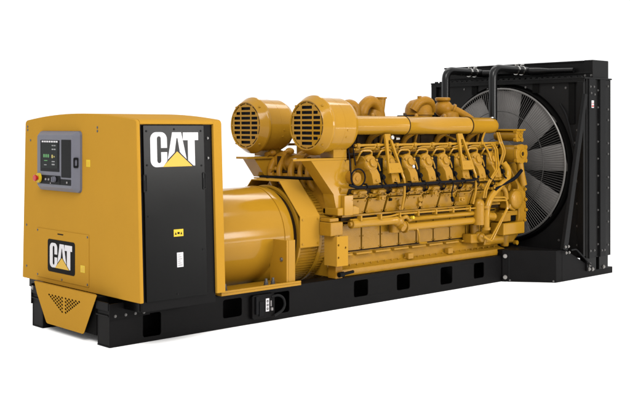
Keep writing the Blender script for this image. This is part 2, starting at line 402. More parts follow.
m = MB(); m.lathe([(0,.022),(.02,.022),(.022,.036),(.04,.038),(.048,.03)], (fx-.025,.70,1.752), (-1,0,0), 24); m.build('stop_button', M_RED, CP)
m = MB(); m.cyl((fx-.002,.336,1.748),(fx-.03,.336,1.748),.036,.032,n=20); m.box(fx-.045,fx-.028,.328,.344,1.72,1.776); m.build('selector_knob', M_GR, CP, bevel=.003)
for y in (.54,.47):
    m = MB(); m.cyl((fx-.002,y,1.742),(fx-.012,y,1.742),.013,n=14); m.build('push_button', M_GI, CP)
m = MB(); m.cyl((fx-.002,.05,1.72),(fx-.01,.05,1.72),.012,n=14); m.cyl((fx-.002,.43,1.70),(fx-.008,.43,1.70),.008,n=14); m.build('key_switch', M_GI, CP)
m = MB()
sl = Vector((.062,-.069,0)).normalized()
for zz in (0,): m.sheet(rr(-.028,.028,-.058,.058,.014), [rr(-.014,.014,-.035,.035,.008)], (.062,-.0905,1.948), sl, (0,0,1), .012)
m.build('case_latch', M_GP, CP, bevel=.002)

# ------------------------------------------------------------------ generator barrel
gz = .93
m = MB(); m.lathe([(1.19,.585),(1.34,.615),(1.9,.635),(2.7,.648),(2.80,.648),(2.82,.635)], (0,0,gz), (1,0,0), 96)
GEN = m.build('generator_barrel', M_Y, G)
m = MB(); m.lathe([(2.66,.640),(2.66,.656),(2.69,.656),(2.69,.640)], (0,0,gz), (1,0,0), 96, closed=True, cap=False); m.build('end_ring', M_Y, GEN)
m = MB(); m.lathe([(2.821,.60),(2.90,.60)], (0,0,gz), (1,0,0), 64); m.build('shaft_coupling', M_BR, GEN)
def foot(sg):
    m = MB(); a, b = sorted((sg*.93, sg*.50)); m.box(1.44, 2.68, a, b, .396, .425)
    a2, b2 = sorted((sg*.93, sg*.90)); m.box(1.44, 2.68, a2, b2, .4255, .452)
    a3, b3 = sorted((sg*.895, sg*.58)); m.box(2.47, 2.50, a3, b3, .4255, .96)
    a4, b4 = sorted((sg*.897, sg*.875)); m.box(2.501, 2.61, a4, b4, .4255, .96)
    f = m.build('mounting_foot', M_Y, G, bevel=.005)
    for x in (1.50, 1.59, 2.22, 2.33):
        b = MB(); b.cyl((x, sg*.80, .425), (x, sg*.80, .44), .032, n=14); b.cyl((x, sg*.80, .44), (x, sg*.80, .51), .017, n=10); b.cyl((x, sg*.80, .44), (x, sg*.80, .475), .026, n=6)
        b.build('anchor_bolt', M_STD, f)
    bolt(f, (2.469, sg*.80, .72), (-1,0,0), .02, .015)
foot(-1); foot(1)

# coupling hood: bent plate bridging the barrel
def hood():
    th = .014; X0, X1 = 2.88, 3.22
    pth = [(-.69,.815),(-.69,1.212),(-.285,1.655),(.285,1.655),(.69,1.212),(.69,.815)]
    inn = [(-.69+th,.815),(-.69+th,1.207),(-.285+.006,1.655-th),(.285-.006,1.655-th),(.69-th,1.207),(.69-th,.815)]
    m = MB()
    m.prism(pth+inn[::-1], 'x', X0, X1)
    return m.build('coupling_hood', M_YP, G, bevel=.004)
HOOD = hood()
for p in ((2.92,-.692,.86),(3.18,-.692,.86),(2.92,-.692,1.17),(3.18,-.692,1.17)): bolt(HOOD, p, (0,-1,0), .010, .008, M_Y)

# flywheel housing with circumferential louvre ribs
m = MB()
bz = .925
m.lathe([(2.905,.56),(2.905,.635),(3.66,.635),(3.70,.60),(3.70,.50)], (0,0,bz), (1,0,0), 96)
FW = m.build('flywheel_housing', M_YC, G)
for x0, x1 in ((2.895,2.925),(3.235,3.285),(3.60,3.66)):
    m = MB(); m.lathe([(x0,.63),(x0,.664),(x1,.664),(x1,.63)], (0,0,bz), (1,0,0), 96, closed=True, cap=False); m.build('strap_band', M_Y, FW, bevel=.003)
for a0, a1 in ((2.935,3.225),(3.295,3.59)):
    m = MB()
    for k in range(40):
        t = math.radians(105+k*4.0); u = Vector((0, math.cos(t), math.sin(t))); w = Vector((0,-math.sin(t),math.cos(t)))
        c = Vector((0,0,bz))+u*.643
        pts = [c+u*.008-w*.007, c+u*.008+w*.006, c-u*.012+w*.010, c-u*.012-w*.010]
        m.rings([[p+Vector((a0,0,0)) for p in pts], [p+Vector((a1,0,0)) for p in pts]])
    m.build('louvre_grille', M_YC, FW)
# support plate with three holes, block above
m = MB(); m.sheet([(3.27,.57),(3.47,.57),(3.47,.95),(3.27,.95)], [circ(3.30,.84,.016,14),circ(3.425,.80,.016,14),circ(3.30,.68,.016,14)], (0,-.93,0), (1,0,0), (0,0,1), .025)
m.box(3.272,3.30,-.929,-.72,.57,.95)
SP = m.build('support_plate', M_YP, G)
m = MB(); m.box(3.20,3.42,-.915,-.70,.955,1.13); m.box(3.22,3.38,-.88,-.70,1.131,1.18); m.build('support_block', M_YC, SP, bevel=.012)
m = MB(); m.box(3.34,3.46,-.86,-.72,.40,.569); m.build('support_foot', M_YT, SP)
m = MB(); m.cyl((3.36,-.90,.45),(3.62,-.90,.47),.02,n=10); m.cyl((3.36,-.90,.45),(3.44,-.90,.455),.035,n=12); m.build('support_bolt', M_INK, SP)

# ------------------------------------------------------------------ engine
m = MB()
half = [(-.595,.56),(-.595,1.13),(-.70,1.20),(-.80,1.47),(-.84,1.55),(-.70,1.66),(-.50,1.78),(-.22,1.86)]
m.prism(half+[(-y,z) for y,z in half[::-1]], 'x', 3.47, 7.15)
EB = m.build('engine_block', M_YC, G, bevel=.01)
m = MB()
hp = [(-.775,.396),(-.785,.44),(-.775,.485),(-.70,.50),(-.645,.52),(-.60,.655),(-.585,.66)]
m.prism(hp+[(-y,z) for y,z in hp[::-1]], 'x', 3.40, 7.05)
for k in range(26):
    x = 3.50+.136*k; m.cyl((x,-.68,.505),(x,-.685,.533),.012,n=6)
PAN = m.build('oil_pan', M_YC, G, bevel=.006)
for k in range(9):
    x = 3.52+.372*k
    m = MB(); m.box(x+.03, x+.33, -.665, -.60, .640, .667); m.build('pan_clamp', M_Y, PAN, bevel=.006)
for x in (4.93, 5.80):
    m = MB(); m.box(x-.055, x+.055, -.74, -.66, .50, .585); m.build('pan_lug', M_YC, PAN, bevel=.01)
# crankcase doors
PX = .3715
proto = None
for sg in (-1, 1):
    m = MB(); m.sheet(rr(.012,PX-.012,.0,.36,.02,3), [], (0, -.596 if sg < 0 else .596+.028,0), (1,0,0), (0,0,1), .028)
    for zz in (.02,.18,.34):
        for xx in (.030, PX-.030): m.cyl((xx, sg*.62, zz), (xx, sg*.636, zz), .010, n=6)
    for k in range(9):
        if k == 0: p0 = m.build('crankcase_door', M_YC, G, bevel=.008, loc=(3.683,0,.70)); d0 = p0
        else:
            p = d0.copy(); COL.objects.link(p); p.location = (3.683+PX*k,0,.70)
m = MB(); m.box(3.60, 7.03, -.6005, -.5955, .68, 1.08); m.build('door_gap_shade', M_BR, G)  # added dark backing, paints shade into the seams between doors
# bank side covers, leaning outwards
for sg in (-1, 1):
    lean = Vector((0, sg*.10, .27)).normalized()
    base = Vector((0, sg*.705, 1.205))
    m = MB(); nrm = Vector((1,0,0)).cross(lean)
    dep = .052 if nrm.y*sg > 0 else -.052
    sn = 1 if dep > 0 else -1
    m.sheet(rr(.020,PX-.020,.012,.222,.025,3), [], base, (1,0,0), lean, dep)
    m.sheet(rr(.022,PX-.022,.240,.288,.012,2), [], base, (1,0,0), lean, dep*.8)
    m.sheet(rr(.05,PX-.07,.303,.345,.012,2), [], base, (1,0,0), lean, dep*1.25)
    out = nrm*sn
    for xx, zz in ((.045,.04),(PX-.045,.04),(.045,.195),(PX-.045,.195),(PX/2,.195),(.06,.264),(PX-.06,.264),(PX/2,.264)):
        c = base+Vector((xx,0,0))+lean*zz+out*.045; m.cyl(c, c+out*.022, .011, n=6)
    c = base+Vector((PX*.36,0,0))+lean*.325+out*.05; m.cyl(c, c+out*.05, .024, n=14); m.cyl(c+out*.05, c+out*.065, .014, n=6)
    m.tube([base+Vector((.03,0,0))+lean*.23+out*.075, base+Vector((PX-.10,0,0))+lean*.23+out*.075, base+Vector((PX-.06,0,0))+lean*.29+out*.09], .010, 8, fillet=.03)
    if sg < 0:
        g = MB(); g.sheet([(3.60,0),(6.96,0),(6.96,.36),(3.60,.36)], [], base, (1,0,0), lean, dep*.25); g.build('bank_gap_shade', M_BR, G)  # added dark sheet, shade painted into the gaps between bank covers
    for k in range(9):
        if k == 0: d0 = m.build('bank_cover', M_YC, G, bevel=.008, loc=(3.60,0,0))
        else:
            p = d0.copy(); COL.objects.link(p); p.location = (3.60+PX*k,0,0)
# ledge below the bank covers
m = MB(); m.box(3.55, 6.95, -.765, -.60, 1.165, 1.195); m.build('bank_ledge', M_YC, G, bevel=.006)
m = MB(); m.box(3.56, 6.94, -.735, -.60, 1.115, 1.164); m.build('ledge_shade_strip', M_BR, G, bevel=.004)  # added dark strip standing in for shade under the ledge
# round boss pads on the covers
for u_, z_ in ((5.03,1.33),(4.62,1.30),(6.55,1.32)):
    m = MB(); m.cyl((u_,-.74,z_),(u_,-.83,z_+.02),.05,.045,n=20); m.cyl((u_,-.78,z_-.06),(u_,-.82,z_-.06),.03,n=16); m.build('sensor_boss', M_YC, G)
m = MB(); m.cyl((4.40,-.77,1.36),(4.40,-.85,1.37),.022,n=12); m.build('drain_plug', M_INK, G)
m = MB(); m.sheet(rr(3.50,3.66,1.20,1.46,.01,2), [], (0,-.80,0), (1,0,0), (0,0,1), .06); m.build('rear_cover', M_Y, G, bevel=.006)

# cylinder heads
PITCH = .3785
def head(sg):
    m = MB()
    # lower neck with a stepped foot
    m.prism([(-.60,1.585),(-.885,1.565),(-.925,1.60),(-.895,1.72),(-.845,1.79),(-.60,1.80)], 'x', -.070, .082)
    m.prism([(-.60,1.56),(-.895,1.545),(-.915,1.575),(-.60,1.60)], 'x', -.105, .112)
    ax = Vector((0,-.95,.30)).normalized()
    c = Vector((0,-.62,1.81))
    m.lathe([(0,.118),(.17,.122),(.205,.115),(.222,.095)], c, ax, 28)
    m.prism([(-.58,1.80),(-.80,1.80),(-.82,1.90),(-.76,1.955),(-.58,1.97)], 'x', -.112, .112)
    m.lathe([(0,.055),(.03,.055),(.04,.045)], c+ax*.215+Vector((0,0,-.01)), ax, 18)
    m.box(-.170,.170,-.62,-.45,1.60,1.93)
    for x_, z_ in ((-.085,1.90),(.085,1.90)): m.cyl((x_,-.80,z_),(x_,-.845,z_+.01),.020,n=8)
    m.cyl((.0,-.90,1.64),(.0,-.93,1.64),.020,n=6); m.cyl((.03,-.90,1.575),(.03,-.935,1.575),.016,n=6)
    m.box(.115,.165,-.76,-.60,1.70,1.80)
    if sg > 0:
        for v in m.bm.verts: v.co.y *= -1
    return m
def jumper(sg):
    m = MB()
    m.tube([(-.165,sg*.70,1.90),(-.165,sg*.76,1.99),(-.14,sg*.78,2.035),(.02,sg*.78,2.035),(.05,sg*.78,2.01),(.05,sg*.76,1.95)], .013, 8, fillet=.03)
    m.tube([(-.10,sg*.74,2.055),(-.06,sg*.78,2.075),(.12,sg*.78,2.075),(.15,sg*.74,2.10)], .010, 8, fillet=.03)
    m.cyl((-.15,sg*.72,2.065),(-.15,sg*.72,2.115),.028,n=10); m.cyl((.05,sg*.76,1.95),(.05,sg*.76,1.99),.024,n=8)
    m.tube([(.14,sg*.76,1.92),(.16,sg*.80,1.84),(.19,sg*.80,1.76)], .012, 8, fillet=.03)
    return m
for sg in (-1, 1):
    for k in range(8):
        x = 4.045+PITCH*k
        if k == 0:
            h0 = head(sg).build('cylinder_head', M_YC, G, bevel=.014, loc=(x,0,0), seg=3, ang=50)
            if sg < 0:
                m = MB(); m.cyl((.185,-.62,1.72),(.185,-.86,1.675),.040,n=12); m.cyl((.185,-.86,1.675),(.185,-.885,1.67),.026,n=10); m.box(.125,.25,-.79,-.63,1.57,1.93); m.box(.155,.215,-.80,-.69,1.76,1.84); m.tube([(.19,-.86,1.67),(.17,-.90,1.60),(.16,-.95,1.575)], .012, 8, fillet=.03); m.build('plug_and_gap_shade', M_INK, h0)  # black plug, plus an added dark box as painted shade between heads
            if sg < 0: j0 = jumper(sg).build('fuel_jumper', M_Y, h0)
        else: copy_tree(h0, G, (x,0,0))
for x, mt, dy in ((4.045+PITCH*1+.02, M_WH, .0),(4.045+PITCH*2+.04, M_WH, 0),(4.045+PITCH*7+.06, M_WH, 0)):
    m = MB(); m.cyl((x,-.845,1.80),(x,-.868,1.805),.022,n=14); m.box(x-.02,x+.015,-.874,-.85,1.79,1.812); m.build('white_cap', mt, G)
# fuel rails and long runs
for nm, y, z, r in (('fuel_rail',-.74,2.105,.019),('fuel_rail',-.71,2.055,.014),('fuel_rail',.74,2.10,.019)):
    m = MB(); m.tube([(3.80,y,z),(6.95,y,z)], r, 12)
    for k in range(9): m.cyl((3.84+PITCH*k,y,z),(3.90+PITCH*k,y,z), r*1.5, n=10)
    m.build(nm, M_Y, G)
# valley manifold (in the shade behind the pipe)
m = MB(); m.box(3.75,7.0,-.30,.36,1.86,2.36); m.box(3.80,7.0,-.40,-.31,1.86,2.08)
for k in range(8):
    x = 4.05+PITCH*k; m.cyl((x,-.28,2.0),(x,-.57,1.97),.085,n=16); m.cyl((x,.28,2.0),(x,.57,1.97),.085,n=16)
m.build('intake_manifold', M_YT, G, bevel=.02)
for k in range(4):
    x = 4.35+.72*k; m = MB(); m.tube([(x,-.40,2.0),(x+.02,-.48,2.20),(x+.10,-.58,2.28)], .04, 12, fillet=.08); m.tube([(x+.25,-.42,2.0),(x+.25,-.5,2.26)], .02, 8); m.build('riser_pipe', M_YT, G)

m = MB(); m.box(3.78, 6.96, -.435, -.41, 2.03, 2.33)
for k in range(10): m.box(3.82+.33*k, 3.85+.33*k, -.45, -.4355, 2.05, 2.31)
m.build('manifold_shade_plate', M_BR, G, bevel=.004)  # added dark ribbed plate, its colour stands for shade behind the rails
m = MB(); m.box(3.78, 6.96, -.66, -.44, 1.975, 2.0); m.build('rail_shade_strip', M_BR, G)  # dark filler added as painted shade under the fuel rails
# air duct pipes and the drum filters
def duct(sg):
    m = MB(); y = sg*.62; z = 2.372
    m.lathe([(3.70,.125),(4.88,.128),(4.895,.134),(4.905,.134),(4.915,.128),(6.30,.124),(6.31,.130),(6.32,.130),(6.335,.124),(6.86,.122),(6.94,.115),(6.985,.09),(7.0,.04)], (0,y,z), (1,0,0), 40)
    o = m.build('intake_duct', M_Y, G)
    for x in (4.90, 6.315):
        m = MB(); m.lathe([(x-.008,.127),(x-.008,.1365),(x+.008,.1365),(x+.008,.127)], (0,y,z), (1,0,0), 40, closed=True, cap=False); m.build('duct_clamp', M_BR, o)
    return o
DU = duct(-1); DU2 = duct(1)
m = MB(); m.cyl((6.90,-.64,2.485),(6.90,-.64,2.505),.03,n=10); m.box(6.84,6.97,-.68,-.62,2.478,2.488); m.build('steel_fitting', M_CHR, G)
def drum(y):
    z = 2.372; m = MB()
    m.lathe([(3.075,.285),(3.075,.306),(3.05,.310),(3.047,.318),(3.055,.326),(3.14,.374),(3.155,.386),(3.175,.390),(3.19,.386),(3.195,.374),(3.215,.370),(3.22,.361),(3.60,.358),(3.66,.335),(3.72,.27),(3.745,.20),(3.75,.135)], (0,y,z), (1,0,0), 72, cap=False)
    d = m.build('air_filter_drum', M_Y, G, ang=20)
    m = MB(); m.lathe([(3.09,.31),(3.10,.31)], (0,y,z), (1,0,0), 48); m.build('filter_mesh', M_MESH, d)
    holes = []; rows = 8; dz = .066
    for r_ in range(rows):
        zc = (r_-(rows-1)/2)*dz; hh = .0205
        zz = max(abs(zc-hh), abs(zc+hh))
        wmax = math.sqrt(max(0, .277**2-zz**2))
        cells = [(-min(wmax,.098),min(wmax,.098))]
        if wmax > .16: cells += [(-min(wmax,.25),-.120),(.120,min(wmax,.25))]
        for a, b in cells: holes.append(rr(a,b,zc-hh,zc+hh,.005,2))
    for a0, a1 in ((-24,-2),(2,24),(34,60),(66,88),(92,114),(120,146),(156,178),(182,204),(214,240),(246,268),(272,294),(300,326)):
        p = [(.302*math.cos(math.radians(a)), .302*math.sin(math.radians(a))) for a in [a0+(a1-a0)*k/6 for k in range(7)]]
        q = [(.286*math.cos(math.radians(a)), .286*math.sin(math.radians(a))) for a in [a1+(a0-a1)*k/6 for k in range(7)]]
        holes.append(p+q)
    m = MB(); m.sheet(circ(0,0,.308,64), holes, (3.062,y,z), (0,-1,0), (0,0,1), .006)
    m.build('front_grille', M_Y, d)
    m = MB(); m.lathe([(3.40,.357),(3.40,.3605),(3.405,.3605),(3.405,.357)], (0,y,z), (1,0,0), 72, closed=True, cap=False); m.build('drum_seam', M_Y, d)
    for x_, a_ in ((3.45,-25),(3.45,-10),(3.52,-60)):
        t = math.radians(a_); u = Vector((0,-math.cos(t),math.sin(t))); bolt(d, Vector((x_,y,z))+u*.357, u, .012, .01, M_Y)
    for k in range(4):
        t = math.radians(45+90*k); bolt(d, (3.10, y+.354*math.cos(t), z+.354*math.sin(t)), (-1,0,0), .012, .02, M_Y)
    m = MB(); m.lathe([(3.72,.13),(3.735,.145),(3.765,.145),(3.78,.13)], (0,y,z), (1,0,0), 40); m.build('outlet_clamp', M_BR, d)
    return d
drum(-.62); drum(.62)

# stands under the drums
m = MB(); m.prism([(2.66,-.80),(2.78,-.62),(3.60,-.62),(3.60,-.80)], 'z', 1.922, 1.950); NS = m.build('filter_stand', M_Y, G, bevel=.004)
m = MB(); m.box(3.36,3.60,-.80,-.55,1.951,2.06); m.build('drum_pedestal', M_Y, NS, bevel=.005)
leg = [(2.965,1.921),(3.56,1.921),(3.63,1.80),(3.66,1.30),(3.42,1.24),(3.36,1.48)]
m = MB(); m.sheet(leg, [], (0,-.785,0), (1,0,0), (0,0,1), .015)
m.prism([(2.965,1.921),(2.985,1.921),(3.38,1.48),(3.44,1.24),(3.42,1.24),(3.36,1.48)], 'y', -.784, -.60)
m.box(3.60,3.66,-.784,-.62,1.30,1.915)
m.build('stand_leg', M_Y, NS, smooth=False)
m = MB(); m.prism([(3.40,1.20),(3.80,1.20),(3.80,1.29),(3.72,1.32),(3.40,1.30)], 'y', -.84, -.55); m.build('stand_foot', M_Y, NS, bevel=.015)
m = MB(); m.box(2.95,3.66,.46,.70,1.915,1.945); FS = m.build('filter_stand', M_Y, G, bevel=.004)
m = MB(); m.box(3.36,3.60,.50,.80,1.946,2.06); m.build('drum_pedestal', M_Y, FS, bevel=.005)
m = MB(); m.sheet([(3.10,1.914),(3.60,1.914),(3.66,1.80),(3.68,1.66),(3.30,1.66)], [], (0,.50,0), (1,0,0), (0,0,1), .015)
m.prism([(3.10,1.914),(3.12,1.914),(3.32,1.66),(3.30,1.66)], 'y', .501, .74); m.box(3.64,3.68,.501,.74,1.66,1.80)
m.build('stand_leg', M_Y, FS, smooth=False)
m = MB(); m.box(3.23,3.75,.40,.66,1.635,1.655); m.build('stand_foot', M_Y, FS, bevel=.004)

# rear gear-housing castings seen between the stands
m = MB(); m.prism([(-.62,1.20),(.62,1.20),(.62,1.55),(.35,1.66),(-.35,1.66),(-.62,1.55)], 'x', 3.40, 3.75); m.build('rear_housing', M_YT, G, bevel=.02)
m = MB(); m.lathe([(0,.05),(.02,.09),(.06,.12),(.30,.12),(.31,.14),(.345,.14),(.35,.12),(.70,.125),(.705,.145),(.74,.145),(.745,.115),(.98,.11),(1.06,.07)], (3.52,.56,1.86), (0,-1,0), 28); m.build('cross_manifold', M_YT, G)
m = MB(); m.lathe([(0,.06),(.04,.085),(.40,.09),(.405,.11),(.44,.11),(.445,.085),(.9,.08)], (3.44,.50,1.66), (0,-1,0), 24); m.build('cross_manifold', M_YT, G)
for y, r in ((.40,.05),(.22,.042),(-.02,.05),(-.20,.036),(-.36,.045)):
    m = MB(); m.tube([(3.50,y,1.50),(3.36,y-.02,1.56),(3.33,y+.03,1.74),(3.44,y+.07,1.90),(3.62,y+.1,1.98)], r, 12, fillet=.1, seg=6)
    m.lathe([(0,r),(0,r*1.5),(.02,r*1.5),(.02,r)], (3.335,y+.01,1.66), (0,.15,1), 16); m.build('rear_line', M_YT, G)
m = MB(); m.tube([(3.26,-.52,1.675),(3.26,.55,1.665)], .022, 10); m.build('rear_cable', M_INK, G)
for y, z, r in ((.50,1.99,.06),(.12,2.02,.055),(.42,1.77,.045)):
    m = MB(); m.sphere((3.42,y,z), r, (1.1,1.2,.9)); m.cyl((3.42,y,z),(3.30,y-.03,z-.02), r*.6, n=14); m.build('small_housing', M_YT, G, ang=50)
m = MB(); m.box(3.36,3.50,-.50,.50,1.735,1.755); m.box(3.40,3.43,.30,.36,1.66,1.95); m.box(3.40,3.43,-.30,-.25,1.66,1.95); m.build('rear_bracket', M_BR, G, bevel=.003)

# turbocharger elbows over the engine
def elbow(name, pts, r, x=0, fl=True):
    m = MB(); m.tube(pts, r, 20, fillet=.12, seg=8); 
    o = m.build(name, M_YT, G)
    return o
e = elbow('exhaust_elbow', [(4.30,.05,2.45),(4.34,.05,2.58),(4.42,.0,2.67),(4.52,-.02,2.64),(4.54,-.02,2.45)], .085)
e = elbow('exhaust_elbow', [(4.70,0,2.40),(4.70,0,2.62),(4.86,0,2.735),(5.0,0,2.68),(5.06,0,2.55),(5.08,0,2.40)], .088)
m = MB(); m.lathe([(0,.125),(.02,.135),(.04,.135),(.05,.10)], (4.70,0,2.47), (0,0,1), 28); m.build('elbow_flange', M_YT, e)
m = MB(); m.cyl((5.06,0,2.60),(5.09,.0,2.775),.08,n=20); m.lathe([(0,.08),(.0,.095),(.022,.095),(.022,.08)], (5.09,0,2.765), (0,0,1), 24); m.build('outlet_stub', M_YT, e)
m = MB(); m.lathe([(.0,.145),(.03,.15),(.14,.14),(.24,.10),(.28,.03)], (5.02,.05,2.40), (0,0,1), 28); m.build('turbo_housing', M_YT, G)
m = MB(); m.lathe([(0,.20),(.10,.21),(.105,.235),(.135,.235),(.14,.21),(.20,.205),(.26,.185),(.32,.13),(.345,.04)], (5.93,0,2.43), (0,0,1), 36); TH = m.build('turbo_housing', M_YT, G)
m = MB(); m.tube([(5.70,-.10,2.60),(5.76,-.14,2.72),(5.90,-.16,2.76),(6.06,-.14,2.72),(6.16,-.06,2.60)], .065, 16, fillet=.1); m.build('volute', M_YT, TH)
m = MB(); m.cyl((5.80,-.14,2.70),(5.79,-.14,2.815),.032,n=12); m.build('port_plug', M_YT, TH)
m = MB(); m.sphere((6.52,0,2.64), .145, (1,1,.95)); m.lathe([(0,.10),(.02,.12),(.05,.12),(.06,.1)], (6.50,0,2.75), (0,0,1), 24)
BE = m.build('exhaust_elbow', M_YT, G)
m = MB(); m.tube([(6.50,-.03,2.68),(6.66,-.16,2.60),(6.80,-.26,2.50),(6.90,-.34,2.40)], .062, 16, fillet=.1)
m.lathe([(0,.06),(0,.085),(.03,.085),(.03,.06)], (6.60,-.11,2.635), (.14,-.10,-.08), 20); m.build('crossover_pipe', M_YT, BE)
m = MB(); m.lathe([(.0,.14),(.1,.15),(.17,.13),(.20,.05)], (6.55,-.1,2.40), (0,0,1), 28); m.build('turbo_housing', M_YT, G)
for x in (4.62, 5.30, 5.55, 6.2, 6.75):
    m = MB(); m.tube([(x,-.30,2.30),(x+.02,-.28,2.52),(x+.12,-.18,2.535),(x+.22,-.12,2.50)], .026, 10, fillet=.07); m.build('oil_line', M_BR if x in (5.30,) else M_YT, G)
m = MB(); m.box(5.20,5.42,-.36,-.22,2.46,2.52); m.build('dark_bracket', M_INK, G, bevel=.01)

# A-shaped duct brackets
def abracket(x):
    lean = Vector((0,-.20,-.53)).normalized(); o = Vector((x,-.715,2.245))
    m = MB()
    m.sheet([(-.075,0),(.035,0),(.085,.56),(-.195,.56)], [[(-.035,.09),(.005,.09),(.040,.42),(-.140,.42)]], o, (1,0,0), lean, -.035)
    b = m.build('duct_bracket', M_Y, G, bevel=.004)
    for dx in (-.13,.02):
        bolt(b, o+Vector((dx,-.03,0))+lean*.49, (0,-1,.3), .012, .01, M_Y)
    m = MB(); m.tube([o+Vector((.06,-.02,0))+lean*.54, (x+.09,-.955,1.64), (x+.13,-.92,1.42),(x+.14,-.86,1.22)], .018, 10, fillet=.05); m.build('vent_tube', M_Y, b)
    return b
B1 = abracket(4.46); B2 = abracket(6.02)
m = MB(); m.sphere((4.50,-.775,2.205), .034); m.cyl((4.56,-.78,2.19),(4.63,-.78,2.19),.02,n=10); m.build('polished_fitting', M_CHR, B1)

# wiring harness
m = MB()
m.tube([(3.52,-.93,1.60),(3.62,-.955,1.565),(4.0,-.965,1.565),(4.8,-.965,1.57),(5.6,-.965,1.573),(6.05,-.965,1.575),(6.20,-.93,1.62)], .019, 12, fillet=.1)
HN = m.build('wiring_harness', M_HAR, G)
for k, x in enumerate((5.58,)):
    m = MB(); m.tube([(x,-.965,1.57),(x-.03,-.985,1.50),(x-.02,-.95,1.42),(x+.05,-.90,1.33)], .010, 8, fillet=.06); m.cyl((x+.04,-.905,1.34),(x+.09,-.88,1.29),.022,n=10); m.build('branch_lead', M_HAR, HN)
m = MB(); m.tube([(3.66+.13*math.cos(t*PI/10), -.95, 1.69+.115*math.sin(t*PI/10)) for t in range(20)], .010, 8, closed=True); m.build('looped_cable', M_HAR, HN)
m = MB(); m.cyl((3.66,-.80,1.69),(3.66,-.93,1.68),.085,.078,n=22); m.cyl((3.66,-.93,1.68),(3.66,-.94,1.68),.03,n=12); m.build('starter_cap', M_YT, HN)
m = MB(); m.tube([(3.66,-.70,2.24),(3.62,-.80,2.10),(3.58,-.88,1.90),(3.56,-.92,1.72),(3.57,-.94,1.58)], .010, 8, fillet=.15); m.build('drop_cable', M_HAR, HN)
m = MB(); m.tube([(3.775,-.70,2.47),(3.78,-.755,2.37),(3.75,-.76,2.22),(3.70,-.82,2.05),(3.66,-.90,1.85)], .008, 8, fillet=.1); m.build('drop_cable', M_HAR, HN)

for k in range(9):
    x = 3.80+.29*k; m = MB(); m.lathe([(0,.019),(0,.024),(.022,.024),(.022,.019)], (x,-.965,1.567), (1,0,0), 14, closed=True, cap=False); m.box(x,x+.022,-.96,-.90,1.59,1.61); m.build('cable_clip', M_INK, HN)
for k in range(7):
    x = 4.02+PITCH*k+.22; m = MB(); m.tube([(x-.02,-.965,1.572),(x,-.985,1.545),(x+.05,-.96,1.50),(x+.05,-.90,1.47)], .008, 6, fillet=.03); m.cyl((x+.05,-.92,1.475),(x+.05,-.875,1.46),.016,n=8); m.build('branch_lead', M_HAR, HN)
for x, z, w in ((4.18,1.40,.06),(5.26,1.42,.05),(5.86,1.30,.07),(6.62,1.44,.06)):
    m = MB(); m.box(x-w,x+w,-.90,-.82,z-.03,z+.035); m.cyl((x-w*.4,-.90,z),(x-w*.4,-.93,z),.020,n=10); m.cyl((x+w*.5,-.90,z),(x+w*.5,-.92,z),.012,n=6); m.build('pipe_bracket', M_YC, G, bevel=.006)
m = MB(); m.tube([(3.66,-.80,1.13),(4.4,-.815,1.135),(4.56,-.84,1.16),(5.6,-.845,1.155),(6.30,-.845,1.15)], .013, 8, fillet=.06)
for k in range(7): m.box(3.80+.38*k,3.825+.38*k,-.865,-.79,1.115,1.18)
m.build('drain_line', M_Y, G)
m = MB(); m.tube([(4.95,-.80,1.00),(4.98,-.84,.86),(5.05,-.78,.72),(5.30,-.70,.70)], .014, 8, fillet=.06); m.build('drain_line', M_Y, G)
# coolant tubes low on the side
m = MB(); m.lathe([(3.70,.03),(3.71,.058),(3.80,.062),(3.83,.062),(3.84,.057),(4.50,.057),(4.52,.066),(4.56,.066)], (0,-.79,1.075), (1,0,0), 24); CT = m.build('coolant_tube', M_Y, G)
m = MB(); m.cyl((4.60,-.72,1.10),(4.60,-.72,.90),.075,n=20); m.sphere((4.60,-.79,1.06),.085); m.sphere((4.67,-.80,.99),.075); m.cyl((4.62,-.78,1.0),(4.62,-.88,.96),.045,n=14); m.lathe([(0,.07),(0,.085),(.025,.085),(.025,.07)], (4.72,-.79,.97), (1,0,0), 20); m.build('tube_joint', M_YC, CT)
m = MB(); m.lathe([(4.78,.028),(4.79,.042),(4.86,.042),(4.87,.036),(6.32,.036)], (0,-.79,1.072), (1,0,0), 20); m.build('upper_tube', M_Y, CT)
m = MB(); m.lathe([(4.70,.052),(6.30,.052),(6.31,.04)], (0,-.79,.962), (1,0,0), 24); m.build('lower_tube', M_Y, CT)
m = MB(); m.cyl((4.82,-.84,1.095),(4.82,-.885,1.10),.022,n=12); m.build('yellow_tap', M_SY, CT)
m = MB(); m.tube([(4.66,-.80,1.09),(4.72,-.83,1.12),(4.80,-.80,1.08)], .03, 12, fillet=.04); m.build('tube_link', M_Y, CT)
m = MB(); m.lathe([(0,.03),(.0,.062),(.02,.062),(.02,.04),(.05,.03)], (3.705,-.79,1.075), (-1,0,0), 20); m.build('tube_flange', M_YC, CT)

# ---- front-end castings
m = MB(); m.prism([(-.80,.78),(-.86,.95),(-.84,1.45),(-.66,1.78),(-.2,1.98),(.2,1.98),(.66,1.78),(.84,1.45),(.86,.95),(.80,.78),(.60,.52),(-.60,.52)], 'x', 7.30, 7.50)
GC = m.build('gear_case', M_YC, G, bevel=.015)
m = MB(); m.prism([(-.60,.58),(-.66,.95),(-.66,1.5),(-.5,1.75),(.5,1.75),(.66,1.5),(.66,.95),(.60,.58)], 'x', 7.151, 7.299); m.build('gear_case_neck', M_YC, GC, bevel=.01)
for y, z in ((-.845,1.38),(-.80,1.56),(-.855,1.22),(-.86,1.06),(-.84,.90),(-.73,1.68)): bolt(GC, (7.47, y-.008, z), (0,-1,0), .02, .022, M_Y)
